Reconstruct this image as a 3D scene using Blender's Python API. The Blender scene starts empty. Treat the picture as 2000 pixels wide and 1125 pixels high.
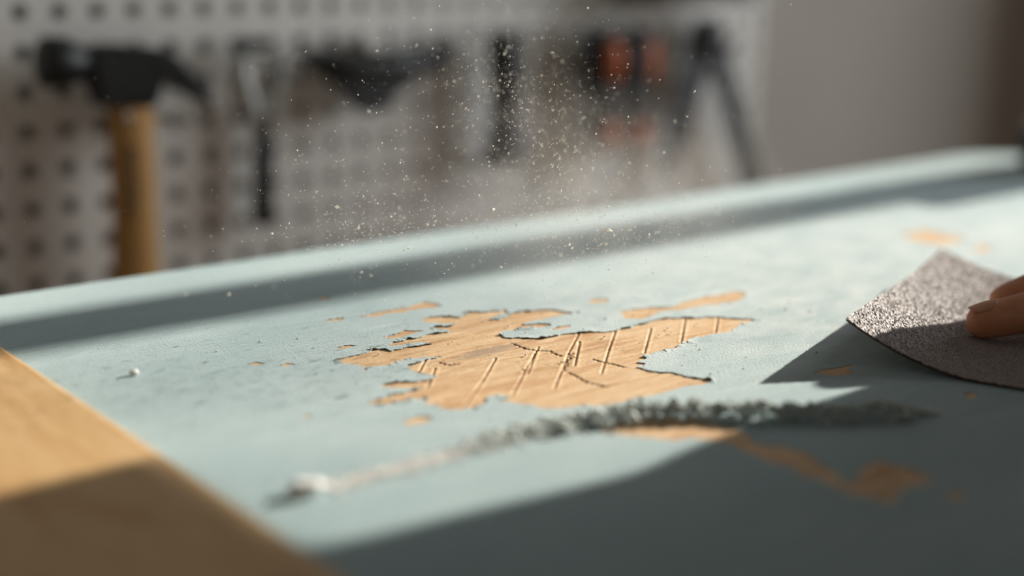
import bpy, bmesh, math, random
import numpy as np
from mathutils import Vector, Matrix, noise
from mathutils.geometry import delaunay_2d_cdt

random.seed(7)
rng = np.random.default_rng(7)
scene = bpy.context.scene
col = scene.collection

# ------------------------------------------------------------------ camera
H = 0.164                     # camera height above the painted board (m)
FPX = 2760.0                  # focal length in pixels of a 2000 px wide frame
PITCH, YAW, ROLL = math.radians(14.486), math.radians(51.045), math.radians(1.038)
F_ = Vector((math.cos(YAW) * math.cos(PITCH), math.sin(YAW) * math.cos(PITCH), -math.sin(PITCH)))
R0 = Vector((math.sin(YAW), -math.cos(YAW), 0))
U0 = R0.cross(F_)
R_ = R0 * math.cos(ROLL) + U0 * math.sin(ROLL)
U_ = U0 * math.cos(ROLL) - R0 * math.sin(ROLL)
CAM = Vector((0, 0, H))
cd = bpy.data.cameras.new('camera')
cam = bpy.data.objects.new('camera', cd)
col.objects.link(cam)
m3 = Matrix((R_, U_, -F_)).transposed()
cam.matrix_world = Matrix.Translation(CAM) @ m3.to_4x4()
cd.sensor_width = 36.0
cd.lens = FPX / 2000 * 36.0
cd.clip_start = 0.01
cd.dof.use_dof = True
cd.dof.focus_distance = 0.563
cd.dof.aperture_fstop = 2.4
cd.dof.aperture_blades = 0
scene.camera = cam

# ------------------------------------------------------------------ world, sun, window daylight, exposure
SUN_EL = math.radians(20.0)
w = bpy.data.worlds.new('world')
scene.world = w
w.use_nodes = True
w.node_tree.nodes['Background'].inputs[0].default_value = (1.0, 0.93, 0.84, 1)
w.node_tree.nodes['Background'].inputs[1].default_value = 0.105

sl = bpy.data.lights.new('sun', 'SUN')
sl.energy = 10.0
sl.angle = math.radians(0.6)
sl.color = (1.0, 0.93, 0.82)
so = bpy.data.objects.new('sun', sl)
col.objects.link(so)
sdir = Vector((-math.cos(SUN_EL), 0.006, -math.sin(SUN_EL))).normalized()
so.rotation_euler = sdir.to_track_quat('-Z', 'Y').to_euler()
so.location = (3, 0.3, 1.5)

al = bpy.data.lights.new('window_daylight', 'AREA')
al.shape = 'RECTANGLE'
al.size, al.size_y = 1.3, 1.3
al.energy = 39.0
al.color = (0.93, 0.97, 1.0)
ao = bpy.data.objects.new('window_daylight', al)
col.objects.link(ao)
ao.location = (2.30, 0.15, 0.72)
ao.rotation_euler = Vector((-1, 0, 0)).to_track_quat('-Z', 'Y').to_euler()

scene.view_settings.view_transform = 'Standard'
scene.view_settings.look = 'None'
scene.view_settings.exposure = 0.0
scene.view_settings.gamma = 1.0
scene.view_settings.use_curve_mapping = False

# ------------------------------------------------------------------ helpers
WALL = 0.901                  # front face of the pegboard


def ray(px, py):
    return F_ + R_ * ((px - 1000) / FPX) - U_ * ((py - 562.5) / FPX)


def P(px, py, z=0.0):         # a photograph point on the horizontal plane at height z
    d = ray(px, py)
    return CAM + d * ((z - H) / d.z)


def PW(px, py, off=0.0):      # a photograph point on a plane in front of the pegboard
    d = ray(px, py)
    return CAM + d * ((WALL - off) / d.y)


def PD(px, py, depth):
    return CAM + ray(px, py) * depth


def tag(o, label=None, cat=None, group=None, kind=None):
    if label: o['label'] = label
    if cat: o['category'] = cat
    if group: o['group'] = group
    if kind: o['kind'] = kind
    return o


def link(name, me, mat=None, parent=None, smooth=False):
    o = bpy.data.objects.new(name, me)
    col.objects.link(o)
    if mat: me.materials.append(mat)
    if parent: o.parent = parent
    if smooth:
        me.polygons.foreach_set('use_smooth', [True] * len(me.polygons))
    return o


def pyd(name, v, f, mat=None, parent=None, smooth=False):
    me = bpy.data.meshes.new(name)
    me.from_pydata([tuple(x) for x in v], [], [tuple(x) for x in f])
    me.update()
    return link(name, me, mat, parent, smooth)


def bmo(name, bm, mat=None, parent=None, smooth=False):
    bmesh.ops.recalc_face_normals(bm, faces=bm.faces)
    me = bpy.data.meshes.new(name)
    bm.to_mesh(me)
    bm.free()
    return link(name, me, mat, parent, smooth)


def empty(name, loc):
    o = bpy.data.objects.new(name, None)
    o.empty_display_size = 0.02
    o.location = loc
    col.objects.link(o)
    return o


def keep(o, parent):          # parent a mesh that is already in world coordinates
    o.parent = parent
    o.matrix_parent_inverse = Matrix.Translation(parent.location).inverted()
    return o


def add_box(bm, x0, x1, y0, y1, z0, z1):
    g = bmesh.ops.create_cube(bm, size=1)
    for v in g['verts']:
        v.co = Vector((x0 + (v.co.x + .5) * (x1 - x0), y0 + (v.co.y + .5) * (y1 - y0), z0 + (v.co.z + .5) * (z1 - z0)))
    return g['verts']


def box(name, x0, x1, y0, y1, z0, z1, mat, parent=None, bevel=0.0):
    bm = bmesh.new()
    add_box(bm, x0, x1, y0, y1, z0, z1)
    if bevel:
        bmesh.ops.bevel(bm, geom=bm.edges[:], offset=bevel, segments=2, affect='EDGES', profile=.6)
    return bmo(name, bm, mat, parent)


def frame_of(d):
    d = d.normalized()
    a = Vector((0, 0, 1)) if abs(d.z) < .9 else Vector((1, 0, 0))
    u = d.cross(a).normalized()
    return u, d.cross(u).normalized(), d


def tube(bm, pts, radii, seg=16, flat=1.0, flat_dir=None):
    """swept rings with rounded ends; flat squashes along flat_dir"""
    pts = [Vector(p) for p in pts]
    rings = []
    n = len(pts)
    for i, p in enumerate(pts):
        d = (pts[min(i + 1, n - 1)] - pts[max(i - 1, 0)])
        if flat_dir is not None:
            d.normalize()
            b = (flat_dir - d * flat_dir.dot(d)).normalized()
            u = d.cross(b).normalized()
        else:
            u, b, d = frame_of(d)
        rings.append([bm.verts.new(p + u * math.cos(t) * radii[i] + b * math.sin(t) * radii[i] * flat)
                      for t in (2 * math.pi * k / seg for k in range(seg))])
    for a, b in zip(rings, rings[1:]):
        for k in range(seg):
            bm.faces.new((a[k], a[(k + 1) % seg], b[(k + 1) % seg], b[k]))
    bm.faces.new(rings[0])
    bm.faces.new(rings[-1][::-1])


def extrude_poly(bm, pts, depth_vec, bevel=0.0, seg=2):
    vs = [bm.verts.new(p) for p in pts]
    f = bm.faces.new(vs)
    g = bmesh.ops.extrude_face_region(bm, geom=[f])
    nv = [e for e in g['geom'] if isinstance(e, bmesh.types.BMVert)]
    bmesh.ops.translate(bm, verts=nv, vec=depth_vec)
    if bevel:
        es = set()
        for v in vs + nv:
            for e in v.link_edges: es.add(e)
        bmesh.ops.bevel(bm, geom=list(es), offset=bevel, segments=seg, affect='EDGES', profile=.6, clamp_overlap=True)


def smooth_closed(pts, n=6):
    """Catmull-Rom through a closed outline"""
    out = []
    m = len(pts)
    for i in range(m):
        p0, p1, p2, p3 = (Vector(pts[(i + k - 1) % m]) for k in range(4))
        for k in range(n):
            t = k / n
            out.append(.5 * ((2 * p1) + (p2 - p0) * t + (2 * p0 - 5 * p1 + 4 * p2 - p3) * t * t + (3 * p1 - p0 - 3 * p2 + p3) * t ** 3))
    return out


# ------------------------------------------------------------------ materials
def new_mat(name):
    m = bpy.data.materials.new(name)
    m.use_nodes = True
    nt = m.node_tree
    return m, nt, nt.nodes['Principled BSDF']


def nd(nt, typ, **kw):
    n = nt.nodes.new(typ)
    for k, v in kw.items():
        if k in n.inputs: n.inputs[k].default_value = v
        else: setattr(n, k, v)
    return n


def coords(nt, scale=(1, 1, 1)):
    tc = nd(nt, 'ShaderNodeTexCoord')
    mp = nd(nt, 'ShaderNodeMapping')
    mp.inputs['Scale'].default_value = scale
    nt.links.new(tc.outputs['Object'], mp.inputs[0])
    return mp.outputs[0]


def noise_tex(nt, vec, scale, detail=4, rough=.55, dist=0.0):
    n = nd(nt, 'ShaderNodeTexNoise')
    n.inputs['Scale'].default_value = scale
    n.inputs['Detail'].default_value = detail
    n.inputs['Roughness'].default_value = rough
    n.inputs['Distortion'].default_value = dist
    nt.links.new(vec, n.inputs['Vector'])
    return n.outputs['Fac']


def ramp(nt, fac, stops):
    r = nd(nt, 'ShaderNodeValToRGB')
    e = r.color_ramp.elements
    while len(e) < len(stops): e.new(.5)
    for k, (p, c) in enumerate(stops):
        e[k].position = p
        e[k].color = (*c, 1) if len(c) == 3 else c
    nt.links.new(fac, r.inputs[0])
    return r.outputs[0]


def mix(nt, fac, a, b, blend='MIX'):
    n = nd(nt, 'ShaderNodeMix', data_type='RGBA', blend_type=blend)
    for s, val in ((n.inputs[0], fac), (n.inputs[6], a), (n.inputs[7], b)):
        if hasattr(val, 'links'): nt.links.new(val, s)
        else: s.default_value = val if isinstance(val, (float, int)) else (*val, 1)
    return n.outputs[2]


def bump(nt, bs, h, strength, dist):
    b = nd(nt, 'ShaderNodeBump')
    b.inputs['Strength'].default_value = strength
    b.inputs['Distance'].default_value = dist
    nt.links.new(h, b.inputs['Height'])
    nt.links.new(b.outputs[0], bs.inputs['Normal'])


def plain(name, c, rough=.5, metal=0.0, var=.12, scale=60, bmp=0.0, bscale=400):
    m, nt, bs = new_mat(name)
    v = coords(nt)
    n = noise_tex(nt, v, scale)
    lo = tuple(x * (1 - var) for x in c)
    hi = tuple(min(1, x * (1 + var)) for x in c)
    nt.links.new(ramp(nt, n, [(.3, lo), (.7, hi)]), bs.inputs['Base Color'])
    bs.inputs['Roughness'].default_value = rough
    bs.inputs['Metallic'].default_value = metal
    if bmp: bump(nt, bs, noise_tex(nt, v, bscale, 3), bmp, .001)
    return m


def wood_mat(name, dark, mid, light, stretch=(14, 160, 160), rough=.6, crack=False, bmp=.35, knot=None):
    m, nt, bs = new_mat(name)
    v = coords(nt, stretch)
    n1 = noise_tex(nt, v, 1.0, 5, .6, .8)
    c = ramp(nt, n1, [(.28, dark), (.45, mid), (.7, light)])
    v2 = coords(nt, tuple(s * 5 for s in stretch))
    n2 = noise_tex(nt, v2, 1.0, 3, .6)
    c = mix(nt, .30, c, ramp(nt, n2, [(.3, dark), (.65, light)]))
    if knot:                                   # a grey-brown weathered oval in the wood
        tc = nd(nt, 'ShaderNodeTexCoord')
        mp = nd(nt, 'ShaderNodeMapping', vector_type='TEXTURE')
        mp.inputs['Location'].default_value = (knot[0], knot[1], 0)
        mp.inputs['Rotation'].default_value = (0, 0, knot[4])
        mp.inputs['Scale'].default_value = (knot[2], knot[3], 1)
        nt.links.new(tc.outputs['Object'], mp.inputs[0])
        ln = nd(nt, 'ShaderNodeVectorMath', operation='LENGTH')
        sep = nd(nt, 'ShaderNodeSeparateXYZ')
        cmb = nd(nt, 'ShaderNodeCombineXYZ')
        nt.links.new(mp.outputs[0], sep.inputs[0])
        nt.links.new(sep.outputs[0], cmb.inputs[0])
        nt.links.new(sep.outputs[1], cmb.inputs[1])
        nt.links.new(cmb.outputs[0], ln.inputs[0])
        kn = nd(nt, 'ShaderNodeMath', operation='ADD')
        nt.links.new(ln.outputs['Value'], kn.inputs[0])
        sc_ = nd(nt, 'ShaderNodeMath', operation='MULTIPLY')
        nt.links.new(n2, sc_.inputs[0])
        sc_.inputs[1].default_value = .8
        nt.links.new(sc_.outputs[0], kn.inputs[1])
        f = ramp(nt, kn.outputs[0], [(.75, (.8, .8, .8)), (1.0, (0, 0, 0))])
        c = mix(nt, f, c, (.36, .26, .18))
        v3 = coords(nt, (16, 75, 1))
        n3 = noise_tex(nt, v3, 1.0, 4, .65, 1.0)
        c = mix(nt, ramp(nt, n3, [(.52, (0, 0, 0)), (.66, (.75, .75, .75))]), c, (.45, .225, .085))
    if crack:
        at = nd(nt, 'ShaderNodeAttribute', attribute_name='stain')
        c = mix(nt, at.outputs['Fac'], c, (.16, .06, .018))
    nt.links.new(c, bs.inputs['Base Color'])
    bs.inputs['Roughness'].default_value = rough
    bump(nt, bs, n2, bmp, .0006)
    return m


def paint_mat():
    m, nt, bs = new_mat('teal_paint')
    v = coords(nt)
    big = noise_tex(nt, coords(nt, (9, 22, 9)), 1.0, 5, .6, .4)
    c = ramp(nt, big, [(.3, (.135, .245, .27)), (.5, (.185, .305, .33)), (.72, (.285, .40, .415))])
    streak = noise_tex(nt, coords(nt, (30, 420, 30)), 1.0, 4, .6)
    c = mix(nt, .25, c, ramp(nt, streak, [(.35, (.15, .24, .26)), (.68, (.34, .43, .43))]))
    # pale film: settled sanding dust, with glare also painted into its colour
    tc = nd(nt, 'ShaderNodeTexCoord')
    mp = nd(nt, 'ShaderNodeMapping', vector_type='TEXTURE')
    mp.inputs['Location'].default_value = (.53, .43, 0)
    mp.inputs['Rotation'].default_value = (0, 0, math.radians(8))
    mp.inputs['Scale'].default_value = (.34, .125, 1)
    nt.links.new(tc.outputs['Object'], mp.inputs[0])
    ln = nd(nt, 'ShaderNodeVectorMath', operation='LENGTH')
    nt.links.new(mp.outputs[0], ln.inputs[0])
    fld = ramp(nt, ln.outputs['Value'], [(.35, (1, 1, 1)), (1.0, (0, 0, 0))])
    dn = noise_tex(nt, coords(nt, (40, 60, 40)), 1.0, 6, .65, .6)
    d1 = ramp(nt, dn, [(.35, (.12, .12, .12)), (.65, (1, 1, 1))])
    film = mix(nt, 1.0, fld, d1, 'MULTIPLY')
    c = mix(nt, mix(nt, 1.0, film, (.75, .75, .75), 'MULTIPLY'), c, (.60, .62, .60))
    scuff = noise_tex(nt, coords(nt, (14, 330, 14)), 1.0, 3, .6, .3)            # pale scuffs left by the sandpaper
    sc2 = ramp(nt, scuff, [(.62, (0, 0, 0)), (.70, (.42, .42, .42))])
    c = mix(nt, sc2, c, (.60, .64, .63))
    fine = noise_tex(nt, v, 1500, 2, .5)
    sp = ramp(nt, fine, [(.63, (0, 0, 0)), (.72, (1, 1, 1))])
    c = mix(nt, mix(nt, 1.0, sp, (.55, .55, .55), 'MULTIPLY'), c, (.66, .69, .68))
    nt.links.new(c, bs.inputs['Base Color'])
    rr = ramp(nt, big, [(.3, (.48, .48, .48)), (.7, (.62, .62, .62))])
    nt.links.new(rr, bs.inputs['Roughness'])
    bs.inputs['Specular IOR Level'].default_value = .6
    bs.inputs['Sheen Weight'].default_value = .60          # settled dust on the paint
    bs.inputs['Sheen Roughness'].default_value = .45
    bs.inputs['Sheen Tint'].default_value = (.86, .97, .98, 1)
    peel = noise_tex(nt, v, 900, 4, .6)
    bump(nt, bs, peel, .75, .0008)
    return m


M = {}
M['paint'] = paint_mat()
kp = P(950, 685, 0)
M['bare'] = wood_mat('bare_wood', (.42, .215, .085), (.65, .425, .225), (.76, .57, .365), (26, 190, 160), .62, True, .5,
                     (kp.x, kp.y, .030, .0085, math.radians(4)))
M['plank'] = wood_mat('honey_plank', (.42, .215, .075), (.57, .355, .155), (.66, .45, .235), (50, 9, 50), .5, False, .2)
M['bench'] = wood_mat('bench_wood', (.25, .15, .07), (.38, .24, .12), (.48, .33, .18), (8, 80, 80), .6)
M['handle'] = wood_mat('hammer_wood', (.38, .19, .05), (.52, .28, .085), (.60, .35, .125), (120, 120, 8), .5)
M['peg'] = plain('pegboard_white', (.80, .785, .74), .55, 0, .03, 30)
M['wall'] = plain('taupe_wall', (.48, .45, .40), .9, 0, .06, 4)
M['roomwall'] = plain('pale_wall', (.55, .5, .44), .9, 0, .05, 4)
M['floor'] = wood_mat('floor_boards', (.16, .09, .045), (.25, .15, .08), (.33, .21, .12), (3, 40, 40), .6)
M['cabinet'] = wood_mat('cabinet_wood', (.05, .03, .018), (.085, .05, .03), (.12, .075, .045), (60, 60, 6), .6)
M['iron'] = plain('black_iron', (.014, .014, .015), .42, .3, .3, 80)
M['blackpl'] = plain('black_rubber', (.016, .016, .017), .55, 0, .3, 120)
M['steel'] = plain('grey_steel', (.42, .42, .40), .4, .7, .15, 80)
M['dsteel'] = plain('dark_steel', (.055, .056, .058), .45, .5, .2, 80)
M['orange'] = plain('orange_plastic', (.50, .115, .028), .5, 0, .1, 80)
M['brown'] = plain('dark_brown', (.06, .035, .022), .6, 0, .2, 60)
M['pink'] = plain('dusty_pink_cap', (.42, .32, .28), .6, 0, .1, 80)
M['white'] = plain('white_paint', (.75, .73, .69), .5, 0, .03, 20)
M['chip'] = plain('pale_chip', (.72, .70, .66), .7, 0, .1, 900, .4, 1500)
M['debris'] = plain('paint_debris', (.60, .66, .63), .75, 0, .35, 700, .4, 2000)
M['paledust'] = plain('pale_dust', (.84, .83, .79), .8, 0, .06, 700)
M['paledust'].node_tree.nodes['Principled BSDF'].inputs['Sheen Weight'].default_value = 1.0
M['debris'].node_tree.nodes['Principled BSDF'].inputs['Sheen Weight'].default_value = .35
M['crumb'] = plain('dust_crumb', (.58, .61, .59), .7, 0, .2, 900)
for k_ in ('crumb', 'chip'): M[k_].node_tree.nodes['Principled BSDF'].inputs['Sheen Weight'].default_value = .8
M['air'] = plain('airborne_dust', (.80, .76, .68), .8, 0, .1, 900)

for k_, c_ in (('air', (.90, .88, .83, 1)),):
    nt_ = M[k_].node_tree
    o_ = nt_.nodes['Material Output']
    ms_, df_, tl_ = nt_.nodes.new('ShaderNodeMixShader'), nt_.nodes.new('ShaderNodeBsdfDiffuse'), nt_.nodes.new('ShaderNodeBsdfTranslucent')
    df_.inputs[0].default_value = tl_.inputs[0].default_value = c_
    ms_.inputs[0].default_value = .5
    nt_.links.new(df_.outputs[0], ms_.inputs[1]); nt_.links.new(tl_.outputs[0], ms_.inputs[2])
    nt_.links.new(ms_.outputs[0], o_.inputs['Surface'])

# ------------------------------------------------------------------ the room
FLOOR = -0.90
CEIL = 1.75
RX = 2.35
o = box('floor', -1.6, RX + .15, -2.2, WALL + .15, FLOOR - .05, FLOOR, M['floor']); tag(o, kind='structure')
o = box('wall_back', -1.6, RX + .15, WALL + .022, WALL + .15, FLOOR, CEIL, M['wall']); tag(o, kind='structure')
bm = bmesh.new()
WY0, WY1, WZ0, WZ1 = -.62, .88, -.02, 1.45
add_box(bm, RX, RX + .15, -2.2, WY0, FLOOR, CEIL)
add_box(bm, RX, RX + .15, WY1, WALL + .022, FLOOR, CEIL)
add_box(bm, RX, RX + .15, WY0, WY1, FLOOR, WZ0)
add_box(bm, RX, RX + .15, WY0, WY1, WZ1, CEIL)
o = bmo('wall_right', bm, M['roomwall']); tag(o, kind='structure')
win = empty('window_1', (RX, .12, WZ0)); tag(win, kind='structure')
bm = bmesh.new()
for a in ((WY0, WY0 + .05), (WY1 - .05, WY1)):
    add_box(bm, RX + .01, RX + .07, a[0], a[1], WZ0, WZ1)
add_box(bm, RX + .01, RX + .07, WY0 + .05, WY1 - .05, WZ0, WZ0 + .05)
add_box(bm, RX + .01, RX + .07, WY0 + .05, WY1 - .05, WZ1 - .05, WZ1)
keep(bmo('window_frame', bm, M['white']), win)
MUL = (.506, .560)            # the upright whose shadow runs along the board
keep(box('mullion', RX + .012, RX + .068, MUL[0], MUL[1], WZ0 + .05, WZ1 - .05, M['white']), win)
keep(box('mullion', RX + .012, RX + .068, -.05, .005, WZ0 + .05, WZ1 - .05, M['white']), win)

# unseen cabinet, added to keep window light off the right of the wall
cab = empty('shade_cabinet', (1.85, .77, FLOOR))
tag(cab, 'unseen dark brown two door cabinet added beside the window to shade the back wall', 'cabinet')
keep(box('carcass', 1.62, 2.08, .66, WALL + .021, FLOOR, 1.30, M['cabinet'], bevel=.003), cab)
for x_ in (1.625, 1.853):
    d_ = box('door', x_, x_ + .222, .640, .6595, FLOOR + .06, 1.285, M['cabinet'], bevel=.002); keep(d_, cab)
    hx = x_ + (.200 if x_ < 1.7 else .012)
    k_ = box('handle', hx, hx + .010, .618, .6405, .05, .20, M['steel'], bevel=.002); keep(k_, cab)

# pegboard: a plate with real round holes
PITCHH = .0254
HX0, HZ0 = .3251, H - .0602
peg_r = .0052


def pegboard():
    x_min = HX0 - 14.5 * PITCHH
    ncol = int(round((1.021 - x_min) / PITCHH))
    z_max = HZ0 + 9.5 * PITCHH
    nrow = 26
    V, Fc = [], []
    idx = {}

    def vid(p):
        k = (round(p[0], 6), round(p[1], 6), round(p[2], 6))
        if k not in idx:
            idx[k] = len(V)
            V.append(p)
        return idx[k]
    n = 16
    for c in range(ncol):
        for r in range(nrow):
            cx = x_min + (c + .5) * PITCHH
            cz = z_max - (r + .5) * PITCHH
            sq, ci, cb = [], [], []
            for k in range(n):
                a = 2 * math.pi * (k + .5) / n
                ca, sa = math.cos(a), math.sin(a)
                s = (PITCHH / 2) / max(abs(ca), abs(sa))
                sq.append((cx + ca * s, WALL, cz + sa * s))
                ci.append((cx + ca * peg_r, WALL, cz + sa * peg_r))
                cb.append((cx + ca * peg_r, WALL + .004, cz + sa * peg_r))
            corners = {}
            for qx in (-1, 1):
                for qz in (-1, 1):
                    corners[(qx, qz)] = (cx + qx * PITCHH / 2, WALL, cz + qz * PITCHH / 2)
            for k in range(n):
                j = (k + 1) % n
                a0, a1 = 2 * math.pi * (k + .5) / n, 2 * math.pi * (k + 1.5) / n
                e0 = abs(math.cos(a0)) > abs(math.sin(a0))
                e1 = abs(math.cos(a1)) > abs(math.sin(a1))
                if e0 != e1:
                    am = (a0 + a1) / 2
                    cn = corners[(1 if math.cos(am) > 0 else -1, 1 if math.sin(am) > 0 else -1)]
                    Fc.append([vid(x) for x in (sq[k], cn, sq[j], ci[j], ci[k])])
                else:
                    Fc.append([vid(x) for x in (sq[k], sq[j], ci[j], ci[k])])
                Fc.append([vid(x) for x in (ci[k], ci[j], cb[j], cb[k])])
    x1 = x_min + ncol * PITCHH
    z0 = z_max - nrow * PITCHH
    for (ax, az, bx, bz) in ((x_min, z0, x1, z0), (x1, z0, x1, z_max), (x1, z_max, x_min, z_max), (x_min, z_max, x_min, z0)):
        Fc.append([vid((ax, WALL, az)), vid((bx, WALL, bz)), vid((bx, WALL + .018, bz)), vid((ax, WALL + .018, az))])
    me = bpy.data.meshes.new('pegboard')
    me.from_pydata(V, [], Fc)
    bm = bmesh.new(); bm.from_mesh(me)
    bmesh.ops.recalc_face_normals(bm, faces=bm.faces)
    bm.to_mesh(me); bm.free()
    o = link('pegboard', me, M['peg'])
    tag(o, 'white pegboard with round holes on the back wall behind the hung tools', 'pegboard')


pegboard()

# ------------------------------------------------------------------ workbench, painted board, plank
BX0, BX1, BY0, BY1 = .176, .985, .06, .612
LAY = .00045                   # paint thickness
bench = empty('workbench', (.5, .34, FLOOR))
tag(bench, 'wooden workbench on four legs carrying the painted board', 'workbench')
keep(box('bench_top', .03, .98, .04, .59, -.062, -.0241, M['bench'], bevel=.002), bench)
for x in (.06, .83):
    for y in (.07, .50):
        keep(box('leg', x, x + .06, y, y + .06, FLOOR, -.062, M['bench']), bench)
for y in (.085, .515):
    keep(box('rail', .12, .83, y, y + .03, -.142, -.062, M['bench']), bench)

plank = box('wooden_plank', .074, BX0 - .0006, .04, .66, -.024, .0022, M['plank'], bevel=.0018)
tag(plank, 'honey coloured bare wooden plank along the left end of the painted board', 'plank')

board = empty('painted_board', (.55, .34, -.024))
tag(board, 'teal painted wooden board with peeling paint and bare scratched wood', 'board')


def rounded_rect(x0, x1, y0, y1, r, n=8):
    out = [(x0, y0)]
    for cx, cy, a0 in ((x1 - r, y0 + r, -90), (x1 - r, y1 - r, 0)):
        for k in range(n + 1):
            a = math.radians(a0 + 90 * k / n)
            out.append((cx + r * math.cos(a), cy + r * math.sin(a)))
    out.append((x0, y1))
    return out


OUT = rounded_rect(BX0, BX1, BY0, BY1, .07, 12)
bm = bmesh.new()
extrude_poly(bm, [Vector((x, y, -.024)) for x, y in OUT], Vector((0, 0, .0215)))
keep(bmo('board_core', bm, M['bare']), board)


# --- outlines of the places where the paint has come off
def z6(l): return [(640 + a / 3.75, 540 + b / 3.75) for a, b in l]
def z7(l): return [(1000 + a / 3.75, 540 + b / 3.75) for a, b in l]


MAIN = (z6([(40, 608), (110, 595), (180, 580), (240, 567), (300, 548), (350, 530), (400, 525), (470, 542), (540, 527), (620, 510), (700, 499), (765, 489),
            (690, 481), (600, 493), (520, 503), (450, 510), (462, 492), (480, 475), (540, 470), (580, 455), (640, 450), (700, 435), (780, 415), (850, 405), (905, 396),
            (860, 386), (770, 380), (780, 365), (830, 361), (900, 363), (938, 352), (890, 344), (830, 343), (760, 335), (700, 333), (690, 310), (740, 295), (840, 285), (900, 290), (960, 295),
            (1010, 280), (1025, 258), (1100, 255), (1200, 250), (1300, 240), (1320, 255), (1300, 272), (1250, 288), (1200, 304), (1195, 316), (1260, 312), (1310, 290), (1350, 272), (1420, 257)])
        + z7([(90, 245), (150, 252), (250, 240), (340, 246), (380, 256), (430, 263), (480, 255), (505, 266), (440, 272), (380, 277), (330, 287), (250, 305), (150, 325), (75, 343), (90, 352), (180, 343), (285, 345), (290, 356), (200, 375), (100, 386), (0, 392)])
        + z6([(1310, 396), (1270, 408), (1262, 425), (1290, 440), (1340, 448), (1420, 445)])
        + z7([(80, 445), (150, 449), (240, 448), (300, 433), (380, 418), (460, 414), (500, 407), (600, 403), (700, 402), (740, 397), (800, 381), (880, 366), (960, 346), (1020, 326), (1100, 306), (1200, 302), (1260, 296), (1330, 302), (1420, 291), (1520, 291), (1600, 301), (1700, 306), (1760, 311), (1830, 321),
              (1740, 331), (1680, 346), (1650, 370), (1620, 395), (1560, 406), (1480, 421), (1420, 431), (1340, 451), (1310, 471), (1250, 486), (1220, 506), (1205, 521), (1180, 532), (1100, 545), (1040, 556), (1000, 571), (955, 585), (985, 592), (920, 625), (978, 633), (915, 661), (1000, 686), (1100, 701), (1180, 701), (1240, 716), (1320, 736), (1400, 746), (1460, 755), (1465, 771),
              (1420, 786), (1340, 796), (1250, 806), (1200, 821), (1130, 846), (1050, 866), (950, 886), (850, 906), (750, 930), (650, 943), (550, 946), (400, 966), (280, 971), (200, 956), (100, 936), (20, 925)])
        + z6([(1290, 915), (1270, 903), (1330, 884), (1300, 868), (1220, 872), (1160, 882), (1165, 908), (1160, 938), (1110, 952), (1050, 966), (960, 976), (880, 976), (830, 961), (800, 947), (720, 931), (700, 914), (740, 892), (690, 890), (600, 905), (500, 920), (400, 938), (300, 940), (295, 922), (380, 893), (460, 872), (520, 852), (600, 837), (690, 822),
              (600, 814), (480, 815), (385, 814), (395, 798), (430, 780), (500, 770), (560, 766), (620, 767), (700, 757), (800, 728), (720, 715), (660, 705), (610, 680), (580, 650), (640, 636), (700, 616), (722, 604), (812, 588), (720, 590), (640, 600), (560, 607), (520, 621), (480, 636), (440, 650), (400, 651), (330, 660), (280, 664), (220, 650), (170, 640), (100, 625)]))
HOLES = [
    MAIN,
    z6([(410, 455), (440, 435), (500, 420), (540, 400), (565, 388), (640, 396), (700, 395), (640, 416), (560, 440), (480, 456)]),
    z6([(235, 292), (330, 270), (430, 250), (540, 230), (640, 205), (710, 185), (760, 190), (840, 215), (790, 226), (700, 229), (600, 246), (450, 271), (330, 296), (250, 301)]),
    z6([(-20, 325), (0, 315), (60, 305), (110, 300), (115, 312), (60, 325), (0, 332)]),
    z6([(65, 521), (120, 505), (170, 500), (225, 505), (180, 516), (100, 529)]),
    z6([(240, 690), (265, 678), (300, 670), (285, 684), (262, 696)]),
    z7([(275, 400), (330, 365), (430, 350), (420, 371), (330, 391)]),
    z7([(560, 180), (600, 165), (680, 160), (720, 175), (700, 190), (600, 196)]),
    z7([(780, 270), (850, 245), (950, 235), (1060, 225), (1190, 215), (1250, 185), (1350, 165), (1450, 145), (1560, 120), (1640, 105), (1710, 120), (1690, 155), (1600, 185), (1450, 205), (1300, 230), (1150, 245), (1050, 275), (1000, 300), (880, 311), (820, 306)]),
    [(1588, 727), (1600, 722), (1635, 717), (1664, 712), (1655, 722), (1669, 728), (1640, 734), (1610, 732)],
    [(1165, 842), (1200, 828), (1250, 820), (1310, 815), (1365, 820), (1400, 830), (1440, 838), (1460, 845), (1465, 858), (1500, 870), (1560, 880), (1600, 905), (1640, 935), (1660, 942), (1680, 915), (1700, 903), (1740, 905), (1790, 920), (1825, 940), (1790, 947), (1755, 955), (1760, 975), (1740, 985), (1700, 972), (1660, 965), (1610, 940), (1540, 910), (1480, 892), (1430, 868), (1360, 855), (1300, 858), (1230, 852)],
    [(1848, 966), (1862, 955), (1882, 962), (1880, 976), (1860, 980)],
    [(1755, 458), (1800, 449), (1850, 460), (1890, 469), (1840, 477), (1780, 468)],
    [(1900, 482), (1925, 478), (1940, 488), (1912, 492)],
    [(785, 823), (815, 813), (845, 815), (830, 825), (800, 831)],
    [(482, 711), (505, 707), (522, 709), (505, 713)],
    [(545, 713), (560, 709), (578, 712), (560, 716)],
    [(618, 583), (640, 579), (648, 583), (630, 587)],
    [(590, 815), (600, 810), (608, 813), (600, 818)],
    [(1882, 738), (1900, 736), (1905, 741), (1890, 744)],
    [(1880, 770), (1902, 766), (1912, 772), (1892, 778)],
]


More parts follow.
